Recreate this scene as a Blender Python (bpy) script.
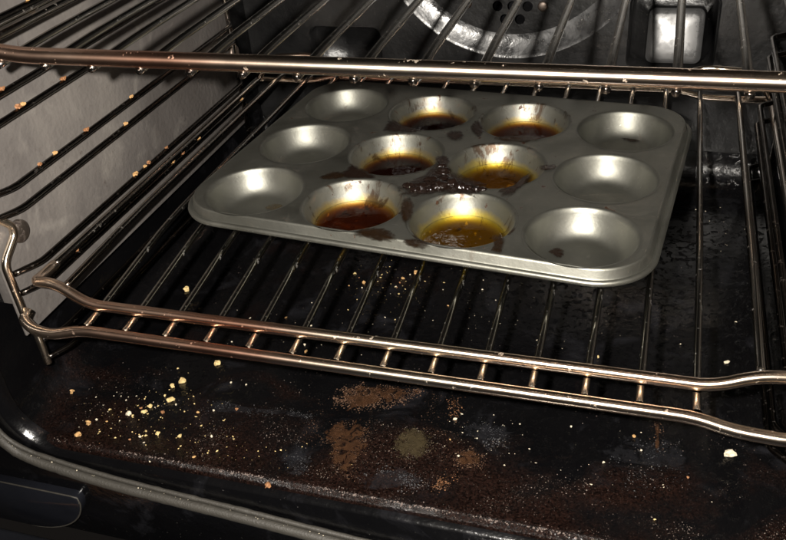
import bpy, bmesh, math, random
import numpy as np
from mathutils import Vector, Matrix, noise

for o in list(bpy.data.objects):
    bpy.data.objects.remove(o)
scn = bpy.context.scene
COL = scn.collection
RND = random.Random(7)

# ---------------------------------------------------------------- camera
# X right, Y into the oven, Z up; the rim plane of the bun tin is z = 0 (metres)
F_PX, IW, IH = 840.75, 786.0, 540.0
CAM = Vector((0.13901, -0.52135, 0.27041))
yaw, pitch, roll = map(math.radians, (19.60690521, 56.14836205, -5.19856675))
RCAM = Matrix.Rotation(yaw, 3, 'Z') @ Matrix.Rotation(pitch, 3, 'X') @ Matrix.Rotation(roll, 3, 'Z')
cd = bpy.data.cameras.new('camera')
cam = bpy.data.objects.new('camera', cd)
COL.objects.link(cam)
cam.matrix_world = Matrix.Translation(CAM) @ RCAM.to_4x4()
cd.sensor_fit = 'HORIZONTAL'
cd.sensor_width = 36.0
cd.lens = 36.0 * F_PX / IW
cd.clip_start = 0.01
cd.clip_end = 50
scn.camera = cam

# ---------------------------------------------------------------- light: a phone flash beside the lens, dim kitchen around
w = bpy.data.worlds.new('World')
scn.world = w
w.use_nodes = True
w.node_tree.nodes['Background'].inputs[0].default_value = (1.0, 0.86, 0.76, 1)
w.node_tree.nodes['Background'].inputs[1].default_value = 0.008
ld = bpy.data.lights.new('phone_flash', 'AREA')
ld.shape = 'DISK'
ld.size = 0.010
ld.energy = 10.4
ld.color = (1.0, 0.94, 0.855)
lo = bpy.data.objects.new('phone_flash', ld)
COL.objects.link(lo)
LPOS = CAM + Vector((-0.034, 0.0, 0.012))
lo.location = LPOS
lo.rotation_euler = (Vector((0.0, 0.06, 0.0)) - LPOS).to_track_quat('-Z', 'Y').to_euler()

scn.view_settings.view_transform = 'Standard'
scn.view_settings.look = 'None'
scn.view_settings.exposure = 0.0
scn.view_settings.gamma = 1.0
scn.render.engine = 'CYCLES'

# ---------------------------------------------------------------- pixel -> place
def hit(u, v, axis, val):
    """where the sight line of photo pixel (u, v) meets the plane axis = val"""
    d = RCAM @ Vector(((u - IW / 2) / F_PX, -(v - IH / 2) / F_PX, -1.0))
    t = (val - CAM[axis]) / d[axis]
    return CAM + d * t

# ---------------------------------------------------------------- mesh helpers
def link(name, me, mat, parent=None, loc=(0, 0, 0)):
    o = bpy.data.objects.new(name, me)
    COL.objects.link(o)
    if mat is not None and not me.materials:
        me.materials.append(mat)
    if parent is not None:
        o.parent = parent
    o.location = loc
    return o

def mesh(name, verts, faces, smooth=True):
    me = bpy.data.meshes.new(name)
    me.from_pydata([tuple(v) for v in verts], [], faces)
    me.validate()
    if smooth:
        me.polygons.foreach_set('use_smooth', [True] * len(me.polygons))
    me.update()
    return me

def empty(name, loc, label, cat, group=None, rz=0.0):
    o = bpy.data.objects.new(name, None)
    COL.objects.link(o)
    o.location = loc
    o.rotation_euler = (0, 0, rz)
    o.empty_display_size = 0.01
    return tag(o, label, cat, group)

def tag(o, label=None, cat=None, group=None, kind=None):
    if label: o['label'] = label
    if cat: o['category'] = cat
    if group: o['group'] = group
    if kind: o['kind'] = kind
    return o

def fillet(pts, r, n=5, closed=False):
    """polyline with every inner corner rounded"""
    pts = [Vector(p) for p in pts]
    out = []
    N = len(pts)
    for i, p in enumerate(pts):
        if not closed and i in (0, N - 1):
            out.append(p); continue
        a, b = pts[i - 1], pts[(i + 1) % N]
        da, db = (a - p), (b - p)
        rr = min(r, da.length * .48, db.length * .48)
        p0 = p + da.normalized() * rr
        p2 = p + db.normalized() * rr
        for k in range(n + 1):
            t = k / n
            out.append(p0 * (1 - t) ** 2 + p * 2 * t * (1 - t) + p2 * t * t)
    return out

def tube_mesh(name, pts, r, seg=12, closed=False, cap=True, sx=1.0, jitter=0.0):
    pts = [Vector(p) for p in pts]
    N = len(pts)
    vs, fs = [], []
    up = None
    for i, p in enumerate(pts):
        if closed:
            t = (pts[(i + 1) % N] - pts[i - 1]).normalized()
        else:
            t = (pts[min(i + 1, N - 1)] - pts[max(i - 1, 0)]).normalized()
        if up is None:
            up = Vector((0, 0, 1)) if abs(t.z) < .9 else Vector((0, 1, 0))
        up = (up - t * up.dot(t)).normalized()
        sd = t.cross(up)
        rad = r if not jitter else r * (1 + jitter * noise.noise(p * 260))
        for k in range(seg):
            a = 2 * math.pi * k / seg
            vs.append(p + sd * (math.cos(a) * rad * sx) + up * (math.sin(a) * rad))
    M = N if closed else N - 1
    for i in range(M):
        for k in range(seg):
            a = i * seg + k; b = i * seg + (k + 1) % seg
            c = ((i + 1) % N) * seg + (k + 1) % seg; d = ((i + 1) % N) * seg + k
            fs.append((a, b, c, d))
    if cap and not closed:
        fs.append(tuple(reversed(range(seg))))
        fs.append(tuple(range((N - 1) * seg, N * seg)))
    me = mesh(name, vs, fs)
    uv = me.uv_layers.new(name='UVMap')
    co = np.zeros((len(me.loops), 2))
    for p in me.polygons:
        if len(p.loop_indices) != 4: continue
        vi = [me.loops[l].vertex_index for l in p.loop_indices]
        ks = [v % seg for v in vi]; wrap = max(ks) - min(ks) > 1
        for l, v, k in zip(p.loop_indices, vi, ks):
            co[l] = ((k + (seg if wrap and k == 0 else 0)) / seg, (v // seg) * .01)
    uv.data.foreach_set('uv', co.ravel())
    return me

def dense(pts, step):
    out = []
    pts = [Vector(p) for p in pts]
    for a, b in zip(pts[:-1], pts[1:]):
        n = max(1, int((b - a).length / step))
        for k in range(n):
            out.append(a.lerp(b, k / n))
    out.append(pts[-1])
    return out

def lathe_mesh(name, prof, seg=48, center=(0, 0), close_bottom=True):
    """prof: (r, z) from the rim inwards"""
    vs, fs = [], []
    for r, z in prof:
        for k in range(seg):
            a = 2 * math.pi * k / seg
            vs.append((center[0] + r * math.cos(a), center[1] + r * math.sin(a), z))
    for i in range(len(prof) - 1):
        for k in range(seg):
            fs.append((i * seg + k, i * seg + (k + 1) % seg, (i + 1) * seg + (k + 1) % seg, (i + 1) * seg + k))
    if close_bottom:
        fs.append(tuple((len(prof) - 1) * seg + k for k in range(seg)))
    return mesh(name, vs, fs)

def rrect(x0, x1, y0, y1, r, n=8):
    pts = []
    for cx, cy, a0 in ((x1 - r, y1 - r, 0), (x0 + r, y1 - r, 90), (x0 + r, y0 + r, 180), (x1 - r, y0 + r, 270)):
        for k in range(n + 1):
            a = math.radians(a0 + 90 * k / n)
            pts.append((cx + r * math.cos(a), cy + r * math.sin(a)))
    return pts

def circle(cx, cy, r, n=48):
    return [(cx + r * math.cos(2 * math.pi * k / n), cy + r * math.sin(2 * math.pi * k / n)) for k in range(n)]

def plate_mesh(name, loops, fn):
    """flat sheet with holes: loops[0] outer, others holes; fn maps (x, y) to a 3-D point"""
    cu = bpy.data.curves.new(name, 'CURVE')
    cu.dimensions = '2D'
    cu.fill_mode = 'BOTH'
    for lp in loops:
        s = cu.splines.new('POLY')
        s.points.add(len(lp) - 1)
        for p, q in zip(s.points, lp):
            p.co = (q[0], q[1], 0, 1)
        s.use_cyclic_u = True
    o = bpy.data.objects.new(name, cu)
    COL.objects.link(o)
    dg = bpy.context.evaluated_depsgraph_get()
    tmp = o.evaluated_get(dg).to_mesh()
    vs = [fn(v.co.x, v.co.y) for v in tmp.vertices]
    fs = [tuple(p.vertices) for p in tmp.polygons]
    o.evaluated_get(dg).to_mesh_clear()
    bpy.data.objects.remove(o)
    return mesh(name, vs, fs, smooth=False)

def strip(loops, closed=True):
    """faces joining equal-length 3-D loops"""
    vs = [p for lp in loops for p in lp]
    n = len(loops[0]); fs = []
    for i in range(len(loops) - 1):
        for k in range(n if closed else n - 1):
            fs.append((i * n + k, i * n + (k + 1) % n, (i + 1) * n + (k + 1) % n, (i + 1) * n + k))
    return vs, fs

# ---------------------------------------------------------------- material helpers
class NT:
    def __init__(self, name):
        self.m = bpy.data.materials.new(name)
        self.m.use_nodes = True
        self.t = self.m.node_tree
        self.b = self.t.nodes['Principled BSDF']
        self.out = self.t.nodes['Material Output']
        self.tc = self.t.nodes.new('ShaderNodeTexCoord')
        self.off = None
    def scatter(self):
        """shift the noise by a random amount for each object"""
        oi = self.n('ShaderNodeObjectInfo')
        va = self.n('ShaderNodeVectorMath', operation='ADD')
        sc = self.n('ShaderNodeVectorMath', operation='SCALE')
        sc.inputs[0].default_value = (7, 3, 5); self.l(oi.outputs['Random'], sc.inputs['Scale'])
        self.l(self.tc.outputs['Object'], va.inputs[0]); self.l(sc.outputs[0], va.inputs[1])
        self.off = va.outputs[0]
    def n(self, kind, **kw):
        nd = self.t.nodes.new(kind)
        for k, v in kw.items(): setattr(nd, k, v)
        return nd
    def l(self, a, b): self.t.links.new(a, b)
    def noise(self, scale, detail=4, rough=.55, dist=0.0, co='Object', scl=None):
        nd = self.n('ShaderNodeTexNoise')
        nd.inputs['Scale'].default_value = scale
        nd.inputs['Detail'].default_value = detail
        nd.inputs['Roughness'].default_value = rough
        nd.inputs['Distortion'].default_value = dist
        src = self.off if self.off is not None else self.tc.outputs[co]
        if scl:
            mp = self.n('ShaderNodeMapping'); mp.inputs['Scale'].default_value = scl
            self.l(src, mp.inputs[0]); src = mp.outputs[0]
        self.l(src, nd.inputs['Vector'])
        return nd.outputs['Fac']
    def ramp(self, fac, stops):
        r = self.n('ShaderNodeValToRGB')
        e = r.color_ramp.elements
        while len(e) < len(stops): e.new(.5)
        for el, (p, c) in zip(e, stops):
            el.position = p
            el.color = (c, c, c, 1) if not isinstance(c, tuple) else (*c, 1)
        self.l(fac, r.inputs[0])
        return r.outputs[0]
    def mix(self, fac, a, b):
        mx = self.n('ShaderNodeMix', data_type='RGBA')
        for v, i in ((fac, 0), (a, 6), (b, 7)):
            if isinstance(v, (int, float)): mx.inputs[i].default_value = v
            elif isinstance(v, tuple): mx.inputs[i].default_value = (*v, 1)
            else: self.l(v, mx.inputs[i])
        return mx.outputs[2]
    def math(self, op, a, b=None, c=None):
        nd = self.n('ShaderNodeMath', operation=op)
        for i, v in enumerate((a, b, c)):
            if v is None: continue
            if isinstance(v, (int, float)): nd.inputs[i].default_value = v
            else: self.l(v, nd.inputs[i])
        return nd.outputs[0]
    def set(self, **kw):
        for k, v in kw.items():
            s = self.b.inputs[k.replace('_', ' ')]
            if isinstance(v, (int, float)): s.default_value = v
            elif isinstance(v, tuple): s.default_value = (*v, 1)
            else: self.l(v, s)
    def bump(self, h, strength=.3, dist=.001):
        b = self.n('ShaderNodeBump')
        b.inputs['Strength'].default_value = strength
        b.inputs['Distance'].default_value = dist
        self.l(h, b.inputs['Height'])
        self.l(b.outputs[0], self.b.inputs['Normal'])

def m_simple(name, col, rough=.5, metal=0.0, bump=0, bscale=400, var=.3):
    t = NT(name)
    f = t.noise(bscale * .3, 4)
    c = t.mix(f, tuple(x * (1 - var) for x in col), tuple(min(1, x * (1 + var)) for x in col))
    t.set(Base_Color=c, Roughness=rough, Metallic=metal)
    if bump: t.bump(t.noise(bscale, 3), bump)
    return t.m

def m_chrome(name, bright, tint, grime, rough=.2, gs=160, aniso=0.0, left=False, dark=(.020, .012, .009)):
    """plated wire: chrome, copper-brown tarnish, burnt-on dark spots; left paints a red reflection"""
    t = NT(name)
    tn = t.ramp(t.noise(14, 3, .5), [(.36, 0.0), (.64, 1.0)])
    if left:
        # a reddish reflection on the bars' left part, painted into the tint
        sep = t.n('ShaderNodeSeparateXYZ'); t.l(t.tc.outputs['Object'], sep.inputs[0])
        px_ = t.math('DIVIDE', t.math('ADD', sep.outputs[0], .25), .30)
        red_refl = t.ramp(px_, [(.0, .15), (.18, .35), (.32, 1.0), (.58, .85), (.85, .12)])
        tn = t.math('MAXIMUM', t.math('MULTIPLY', tn, .30), t.math('MULTIPLY', red_refl, t.math('ADD', .55, t.math('MULTIPLY', tn, .45))))
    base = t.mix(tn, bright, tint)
    sp = t.ramp(t.noise(gs, 5, .65), [(grime, 0.0), (grime + .09, 1.0)])
    col = t.mix(sp, base, dark)
    met = t.math('SUBTRACT', 1.0, t.math('MULTIPLY', sp, .85))
    ro = t.math('ADD', rough, t.math('MULTIPLY', sp, .30))
    ro = t.math('ADD', ro, t.math('MULTIPLY', t.noise(60, 3), .08))
    t.set(Base_Color=col, Metallic=met, Roughness=ro)
    if aniso:
        tg = t.n('ShaderNodeTangent', direction_type='UV_MAP'); tg.uv_map = 'UVMap'
        t.l(tg.outputs[0], t.b.inputs['Tangent'])
        t.set(Anisotropic=aniso, Anisotropic_Rotation=.25)
    t.bump(t.math('ADD', t.noise(260, 3), t.math('MULTIPLY', sp, .8)), .08, .0005)
    return t.m

M = {}
M['bar'] = m_chrome('tarnished_chrome_bar_painted_reflection', (.93, .82, .66), (.80, .38, .25), .645, .20, 190, .60, True)
M['bar_top'] = m_chrome('tarnished_chrome_thick_bar_painted_reflection', (.95, .84, .68), (.80, .38, .25), .65, .20, 190, .70, True)
M['rod'] = m_chrome('burnt_chrome_rod', (.55, .53, .49), (.34, .29, .25), .64, .13, 300, 0, False, (.006, .005, .004))
M['rail'] = m_chrome('burnt_rail_wire', (.11, .10, .092), (.055, .044, .036), .62, .15, 260, 0, False, (.006, .004, .003))

# left and right liners: grey enamel with pale smears
t = NT('grey_liner')
n = t.noise(11, 5, .55, .3, scl=(1, 1, .6))
c = t.ramp(n, [(.30, (.078, .070, .065)), (.5, (.112, .102, .096)), (.70, (.160, .146, .134))])
c = t.mix(t.ramp(t.noise(55, 6, .7), [(.62, 0.0), (.75, .55)]), c, (.035, .028, .024))
c = t.mix(t.ramp(t.noise(22, 4, .6, 1.5), [(.56, 0.0), (.78, .55)]), c, (.24, .222, .20))
t.set(Base_Color=c, Roughness=t.ramp(t.noise(20, 4), [(.3, .34), (.7, .50)]), Specular_IOR_Level=.5)
c = t.mix(t.ramp(t.noise(120, 6, .75), [(.62, 0.0), (.70, .6)]), c, (.050, .034, .025))
t.set(Base_Color=c)
t.bump(t.math('ADD', t.noise(240, 4), t.math('MULTIPLY', t.noise(30, 4), 2.0)), .3, .0012)
M['liner'] = t.m

def enamel(name, floor=False):
    t = NT(name)
    base = t.mix(t.noise(30, 4), (.0010, .0010, .0013), (.0034, .0033, .0036))
    # grey scuffed smudges
    sm = t.ramp(t.noise(24, 6, .62, .8), [(.56, 0.0), (.74, 1.0)])
    base = t.mix(t.math('MULTIPLY', sm, .7), base, (.016, .016, .019))
    rough = t.math('ADD', .06, t.math('MULTIPLY', t.noise(45, 5, .65), .22))
    spec = .5
    if floor:
        # baked brown grease, thick grainy towards the front of the floor
        g = t.noise(13, 6, .62, .5)
        sep = t.n('ShaderNodeSeparateXYZ'); t.l(t.tc.outputs['Object'], sep.inputs[0])
        fr = t.n('ShaderNodeMapRange')
        t.l(sep.outputs[1], fr.inputs[0])
        for i, v in ((1, -.215), (2, -.10), (3, .20), (4, -.10)): fr.inputs[i].default_value = v
        gm = t.ramp(t.math('ADD', g, fr.outputs[0]), [(.50, 0.0), (.68, 1.0)])
        grain = t.ramp(t.noise(650, 4, .7), [(.40, 0.0), (.68, 1.0)])
        brown = t.mix(grain, (.0016, .0009, .0008), (.016, .0075, .0056))
        base = t.mix(gm, base, brown)
        fleck = t.ramp(t.noise(900, 3, .8), [(.64, 0.0), (.70, 1.0)])
        base = t.mix(t.math('MULTIPLY', fleck, t.math('ADD', .12, t.math('MULTIPLY', gm, .5))), base, (.16, .13, .115))
        rough = t.math('ADD', rough, t.math('MULTIPLY', gm, .08))
        h = t.math('ADD', t.math('MULTIPLY', grain, gm), t.math('MULTIPLY', t.noise(120, 5, .6), .8))
        lump = t.ramp(t.noise(210, 4, .6), [(.56, 0.0), (.74, 1.0)])
        t.bump(t.math('ADD', h, t.math('MULTIPLY', lump, 1.3)), .38, .0012)
        spec = t.math('SUBTRACT', .5, t.math('MULTIPLY', gm, .36))
    else:
        fl = t.ramp(t.noise(500, 3, .8), [(.70, 0.0), (.74, .8)])
        base = t.mix(fl, base, (.12, .11, .10))
        t.bump(t.noise(110, 5, .6), .45, .0012)
    t.set(Base_Color=base, Roughness=rough, Specular_IOR_Level=spec)
    return t.m
M['enamel'] = enamel('black_enamel')
M['floor'] = enamel('greasy_black_enamel_floor', True)

# the back plate is a little greyer, in random mottles
t = NT('back_enamel')
base = t.mix(t.ramp(t.noise(16, 6, .6, .5), [(.35, 0.0), (.7, 1.0)]), (.0025, .0025, .0028), (.012, .0118, .0118))
fl = t.ramp(t.noise(330, 3, .8), [(.70, 0.0), (.74, .8)])
base = t.mix(fl, base, (.15, .14, .12))
t.set(Base_Color=base, Roughness=t.math('ADD', .22, t.math('MULTIPLY', t.noise(40, 5), .22)))
t.bump(t.noise(70, 5, .6), .5, .002)
M['back'] = t.m

# bun tin: dull worn steel
def tin(name, dirty=0.0, tint=(.10, .042, .010), k=1.0, ring_c=(.30, .205, .030), ring_h=.46):
    t = NT(name)
    t.scatter()
    c = t.mix(t.noise(35, 5, .6), tuple(v * k for v in (.140, .140, .125)), tuple(v * k for v in (.232, .229, .200)))
    c = t.mix(t.ramp(t.noise(14, 4, .6, .8), [(.45, 0.0), (.68, .7)]), c, tuple(v * k for v in (.105, .105, .088)))
    # fine scratches two ways
    s1 = t.ramp(t.noise(60, 5, .7, .4, scl=(1, 14, 1)), [(.66, 0.0), (.72, 1.0)])
    s2 = t.ramp(t.noise(60, 5, .7, .4, scl=(11, 1.5, 1)), [(.68, 0.0), (.74, 1.0)])
    sc = t.math('MAXIMUM', s1, s2)
    c = t.mix(t.math('MULTIPLY', sc, .6), c, (.42, .41, .37))
    sp = t.ramp(t.noise(130, 4, .6, .3), [(.66, 0.0), (.70, 1.0)])
    if not dirty: sp = t.math('MULTIPLY', sp, .3)
    c = t.mix(sp, c, (.035, .013, .005))
    met = t.math('SUBTRACT', .95, t.math('MULTIPLY', sp, .6))
    if dirty:
        st = t.ramp(t.noise(48, 5, .65, 1.0), [(.66 - .13 * dirty, 0.0), (.80 - .06 * dirty, 1.0)])
        c = t.mix(t.math('MULTIPLY', st, .6), c, tint)
        met = t.math('SUBTRACT', met, t.math('MULTIPLY', st, .3))
        if name != 'dull_steel_plate':
            # amber tide ring left by the oil, broken up by noise
            sep = t.n('ShaderNodeSeparateXYZ'); t.l(t.tc.outputs['Object'], sep.inputs[0])
            zz = t.math('ADD', sep.outputs[2], t.math('MULTIPLY', t.math('SUBTRACT', t.noise(55, 4, .6), .5), .010))
            rg_ = t.ramp(t.math('MULTIPLY', zz, 50.0), [(ring_h * .28, .95), (ring_h * .6, .60), (ring_h, 0.0)])
            c = t.mix(rg_, c, ring_c)
            drips = t.ramp(t.noise(75, 6, .7, .5, scl=(1, 1, .35)), [(.56, 0.0), (.63, 1.0)])
            c = t.mix(t.math('MULTIPLY', drips, .75), c, (.045, .018, .005))
    t.set(Base_Color=c, Metallic=met, Roughness=t.math('SUBTRACT', t.ramp(t.noise(26, 5, .6), [(.3, .43), (.7, .54)]), t.math('MULTIPLY', sc, .08)))
    t.bump(t.math('ADD', t.noise(380, 4, .6), t.math('MULTIPLY', t.noise(55, 3), 2.5)), .12, .0006)
    return t.m
M['tin_plate'] = tin('dull_steel_plate', .45, (.055, .030, .014), 1.05)
M['tin'] = tin('dull_steel')
M['tin_dirty'] = tin('dull_steel_browned', .8)
M['tin_spot'] = tin('dull_steel_spattered', .35, (.12, .045, .012))

M['tin_gold'] = tin('dull_steel_gold_stained', .3, (.12, .045, .012), 1.0, (.36, .27, .020), .46)

def oil(name, col, dens):
    """cooking oil: clear surface with a reflection, amber absorbing body"""
    t = NT(name)
    t.t.nodes.remove(t.b)
    tr = t.n('ShaderNodeBsdfTransparent'); tr.inputs[0].default_value = (1, 1, 1, 1)
    gl = t.n('ShaderNodeBsdfGlossy'); gl.inputs['Roughness'].default_value = .03
    fr = t.n('ShaderNodeFresnel'); fr.inputs[0].default_value = 1.47
    bp = t.n('ShaderNodeBump'); bp.inputs['Strength'].default_value = .3; bp.inputs['Distance'].default_value = .001
    t.l(t.noise(90, 2), bp.inputs['Height']); t.l(bp.outputs[0], gl.inputs['Normal'])
    mx = t.n('ShaderNodeMixShader')
    ge = t.n('ShaderNodeNewGeometry')
    t.l(t.math('MULTIPLY', fr.outputs[0], t.math('SUBTRACT', 1.0, ge.outputs['Backfacing'])), mx.inputs[0]); t.l(tr.outputs[0], mx.inputs[1]); t.l(gl.outputs[0], mx.inputs[2])
    t.l(mx.outputs[0], t.out.inputs[0])
    va = t.n('ShaderNodeVolumeAbsorption')
    va.inputs[0].default_value = (*col, 1); va.inputs[1].default_value = dens
    t.l(va.outputs[0], t.out.inputs[1])
    return t.m
M['oil_brown'] = oil('brown_oil', (.68, .40, .03), 360)
M['oil_dark'] = oil('dark_oil', (.60, .34, .03), 420)
M['oil_gold'] = oil('golden_oil', (.78, .64, .02), 290)
M['burnt'] = m_simple('burnt_sugar', (.007, .004, .003), .14, 0, .4, 500)
def film(name, c0, c1, rough, cut, amax=1.0, ns=130, na=2.4):
    t = NT(name)
    t.scatter()
    t.set(Base_Color=t.mix(t.noise(160, 5, .6), c0, c1), Roughness=rough)
    at = t.n('ShaderNodeAttribute'); at.attribute_name = 'fade'
    nz = t.math('SUBTRACT', t.noise(ns, 8, .75, .8), .5)
    a = t.math('ADD', t.math('MULTIPLY', at.outputs['Fac'], 1.0), t.math('MULTIPLY', nz, na))
    t.set(Alpha=t.ramp(a, [(cut, 0.0), (min(.99, cut + .80), amax)]))
    t.bump(t.noise(420, 4), .4, .001)
    return t.m
M['film'] = film('brown_film', (.005, .003, .0015), (.017, .008, .003), .20, .14, .9)
M['film_black'] = film('black_film', (.005, .003, .002), (.012, .006, .004), .20, .08, .95)
M['film_rust'] = film('rusty_film', (.012, .006, .004), (.085, .038, .016), .42, .66, .6, 150, 5.0)
M['film_olive'] = film('olive_film', (.020, .015, .008), (.052, .039, .019), .42, .30, .8, 230, 4.0)
M['smudge'] = film('grey_smudge', (.018, .018, .021), (.034, .034, .039), .30, .50, .22, 120, 5.0)
M['crumb_tan'] = m_simple('tan_crumb', (.46, .27, .11), .75, 0, .5, 900, .4)
M['crumb_gold'] = m_simple('golden_crumb', (.56, .42, .19), .7, 0, .5, 900, .35)
M['crumb_pale'] = m_simple('pale_crumb', (.55, .48, .36), .75, 0, .5, 900, .3)
M['crumb_brown'] = m_simple('brown_crumb', (.28, .13, .055), .7, 0, .5, 900, .4)
M['crust_brown'] = m_simple('baked_brown_crust', (.085, .042, .021), .7, 0, .5, 7000, .9)
M['crust_olive'] = m_simple('baked_olive_crust', (.060, .044, .022), .65, 0, .5, 7000, .9)
M['crust_grey'] = m_simple('scraped_grey_residue', (.060, .060, .064), .5, 0, .5, 7000, .5)
M['crust_rust'] = m_simple('rusty_crust', (.17, .075, .03), .7, 0, .5, 7000, .5)
M['crust_edge_highlight'] = m_simple('pinkish_edge_crust_highlight', (.15, .115, .10), .6, 0, .5, 7000, .8)
M['speck'] = m_simple('speck_dust', (.10, .075, .062), .6, 0, 0, 7000, .85)
M['gasket'] = m_simple('grey_rubber_gasket', (.032, .029, .024), .6, 0, .4, 700, .25)
M['door'] = m_simple('black_door_glass', (.010, .0105, .013), .14, 0, .05, 150, .4)
M['hinge'] = m_simple('blue_black_enamel', (.007, .0075, .010), .16, 0, .3, 60, .5)
M['screw'] = m_chrome('dull_screw', (.26, .22, .19), (.15, .11, .09), .55, .45, 200)

t = NT('glossy_cover')
t.set(Base_Color=t.mix(t.noise(60, 5), (.03, .03, .031), (.06, .06, .06)), Roughness=t.ramp(t.noise(70, 6, .7), [(.35, .20), (.65, .46)]), Specular_IOR_Level=.9)
t.bump(t.noise(45, 3), .25, .001)
M['door_gloss'] = t.m
t = NT('glossy_dish')
t.set(Base_Color=t.mix(t.noise(60, 5), (.012, .012, .013), (.03, .03, .03)), Roughness=t.ramp(t.noise(60, 6, .7), [(.35, .12), (.62, .48)]), Specular_IOR_Level=.8)
t.bump(t.noise(75, 5, .65), .35, .002)
M['dish'] = t.m

# ================================================================ SETTING: the oven cavity
XC = -0.003
WL, WR = -0.262, 0.256        # cavity side walls
LL, LR = -0.2455, 0.2395      # faces of the grey liners
YB, YF = 0.235, -0.2037       # back plate, front edge of the floor
ZF, ZT = -0.130, 0.30         # floor, roof

def struct(name, me, mat):
    return tag(link(name, me, mat), kind='structure')

# floor: one sheet, front edge rolled over and down, side and back edges coved into the walls
prof = []   # (y, z) from the back to the front
for k in range(7):
    a = math.radians(90 * k / 6)
    prof.append((YB - .001 - .022 * math.sin(a) , ZF + .022 * (1 - math.sin(a)) if False else ZF + .022 - .022 * math.sin(a)))
prof = [(YB - .001 - .034 * (1 - math.cos(math.radians(90 * k / 6))), ZF + .034 - .034 * math.sin(math.radians(90 * k / 6))) for k in range(7)]
for k in range(1, 40): prof.append((YB - .035 + (YF + .012 - (YB - .035)) * k / 40, ZF))
for y, z in ((YF + .012, ZF), (YF + .008, ZF + .0012), (YF + .004, ZF + .0016), (YF + .001, ZF + .0006), (YF - .0006, ZF - .002), (YF - .001, ZF - .006), (YF - .001, ZF - .022)): prof.append((y, z))
xs = []
for k in range(9):
    a = math.radians(90 * k / 8); xs.append((WL + .024 - .024 * math.cos(a), .024 * (1 - math.sin(a))))
for k in range(1, 60): xs.append((WL + .024 + (WR - WL - .048) * k / 60, 0.0))
for k in range(9):
    a = math.radians(90 * k / 8); xs.append((WR - .024 + .024 * math.sin(a), .024 * (1 - math.cos(a))))
vs, fs = [], []
for y, z in prof:
    for x, dz in xs:
        zz = z + dz
        if z == ZF and abs(dz) < 1e-6:
            zz += .0006 * noise.noise(Vector((x * 30, y * 30, 0)))
            # shallow pressed field in the middle of the floor
            d = max(abs(x - XC) - .19, abs(y - .01) - .15)
            zz += -.0022 * min(1, max(0, -d / .008))
        vs.append((x, y, zz))
nx = len(xs)
for i in range(len(prof) - 1):
    for k in range(nx - 1):
        fs.append((i * nx + k, i * nx + k + 1, (i + 1) * nx + k + 1, (i + 1) * nx + k))
struct('oven_floor', mesh('oven_floor', vs, fs), M['floor'])

def wall_x(name, x, y0, y1, z0, z1, mat, face, ny=24, nz=14):
    vs = [(x, y0 + (y1 - y0) * i / ny, z0 + (z1 - z0) * j / nz) for j in range(nz + 1) for i in range(ny + 1)]
    fs = [(j * (ny + 1) + i, j * (ny + 1) + i + 1, (j + 1) * (ny + 1) + i + 1, (j + 1) * (ny + 1) + i) for j in range(nz) for i in range(ny)]
    return struct(name, mesh(name, vs, fs), mat)
wall_x('left_wall', WL, YF - .001, YB, ZF + .0235, ZT, M['enamel'], 1)
wall_x('right_wall', WR, YF - .001, YB, ZF + .0235, ZT, M['enamel'], -1)
struct('oven_ceiling', mesh('oven_ceiling', [(WL, YF, ZT), (WR, YF, ZT), (WR, YB + .03, ZT), (WL, YB + .03, ZT)], [(0, 1, 2, 3)]), M['enamel'])

# back plate with a round dished opening for the fan cover and two pressed pockets
FX, FZ, FR = 0.005, 0.112, 0.124
PL = rrect(-.196, -.121, -.034, .0145, .009)
PR = rrect(.109, .184, -.019, .049, .009)
loops = [[(WL, ZF + .033), (WR, ZF + .033), (WR, ZT), (WL, ZT)], circle(FX, FZ, FR, 72), PL, PR]
struct('back_wall', plate_mesh('back_wall', loops, lambda x, y: (x, YB, y)), M['back'])

# front frame below the floor edge, and the strips beside the mouth
def box_mesh(name, x0, x1, y0, y1, z0, z1, bev=.0):
    bm = bmesh.new()
    bmesh.ops.create_cube(bm, size=1)
    for v in bm.verts:
        v.co = ((x0 + x1) / 2 + v.co.x * (x1 - x0), (y0 + y1) / 2 + v.co.y * (y1 - y0), (z0 + z1) / 2 + v.co.z * (z1 - z0))
    if bev: bmesh.ops.bevel(bm, geom=bm.edges[:], offset=bev, segments=3, affect='EDGES', profile=.5)
    me = bpy.data.meshes.new(name); bm.to_mesh(me); bm.free()
    if bev: me.polygons.foreach_set('use_smooth', [True] * len(me.polygons))
    return me
# frame face: an outer rectangle with the rounded mouth cut out of it, lip rolled into the cavity
mouth = rrect(WL + .001, WR - .001, ZF - .006, ZT - .002, .040, 12)
YFR = YF - .0055
fr_loops = [[(-.36, -.215), (.36, -.215), (.36, .34), (-.36, .34)], mouth]
fo = struct('front_frame', plate_mesh('front_frame', fr_loops, lambda x, y: (x, YFR, y)), M['enamel'])
L0 = [(x, YFR, z) for x, z in mouth]
L1 = [(x, YFR + .0015, z) for x, z in rrect(WL + .003, WR - .003, ZF - .004, ZT - .004, .039, 12)]
L2 = [(x, YFR + .012, z) for x, z in rrect(WL + .004, WR - .004, ZF - .003, ZT - .005, .038, 12)]
vs, fs = strip([L0, L1, L2])
link('frame_lip', mesh('frame_lip', vs, fs), M['enamel'], fo)

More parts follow.
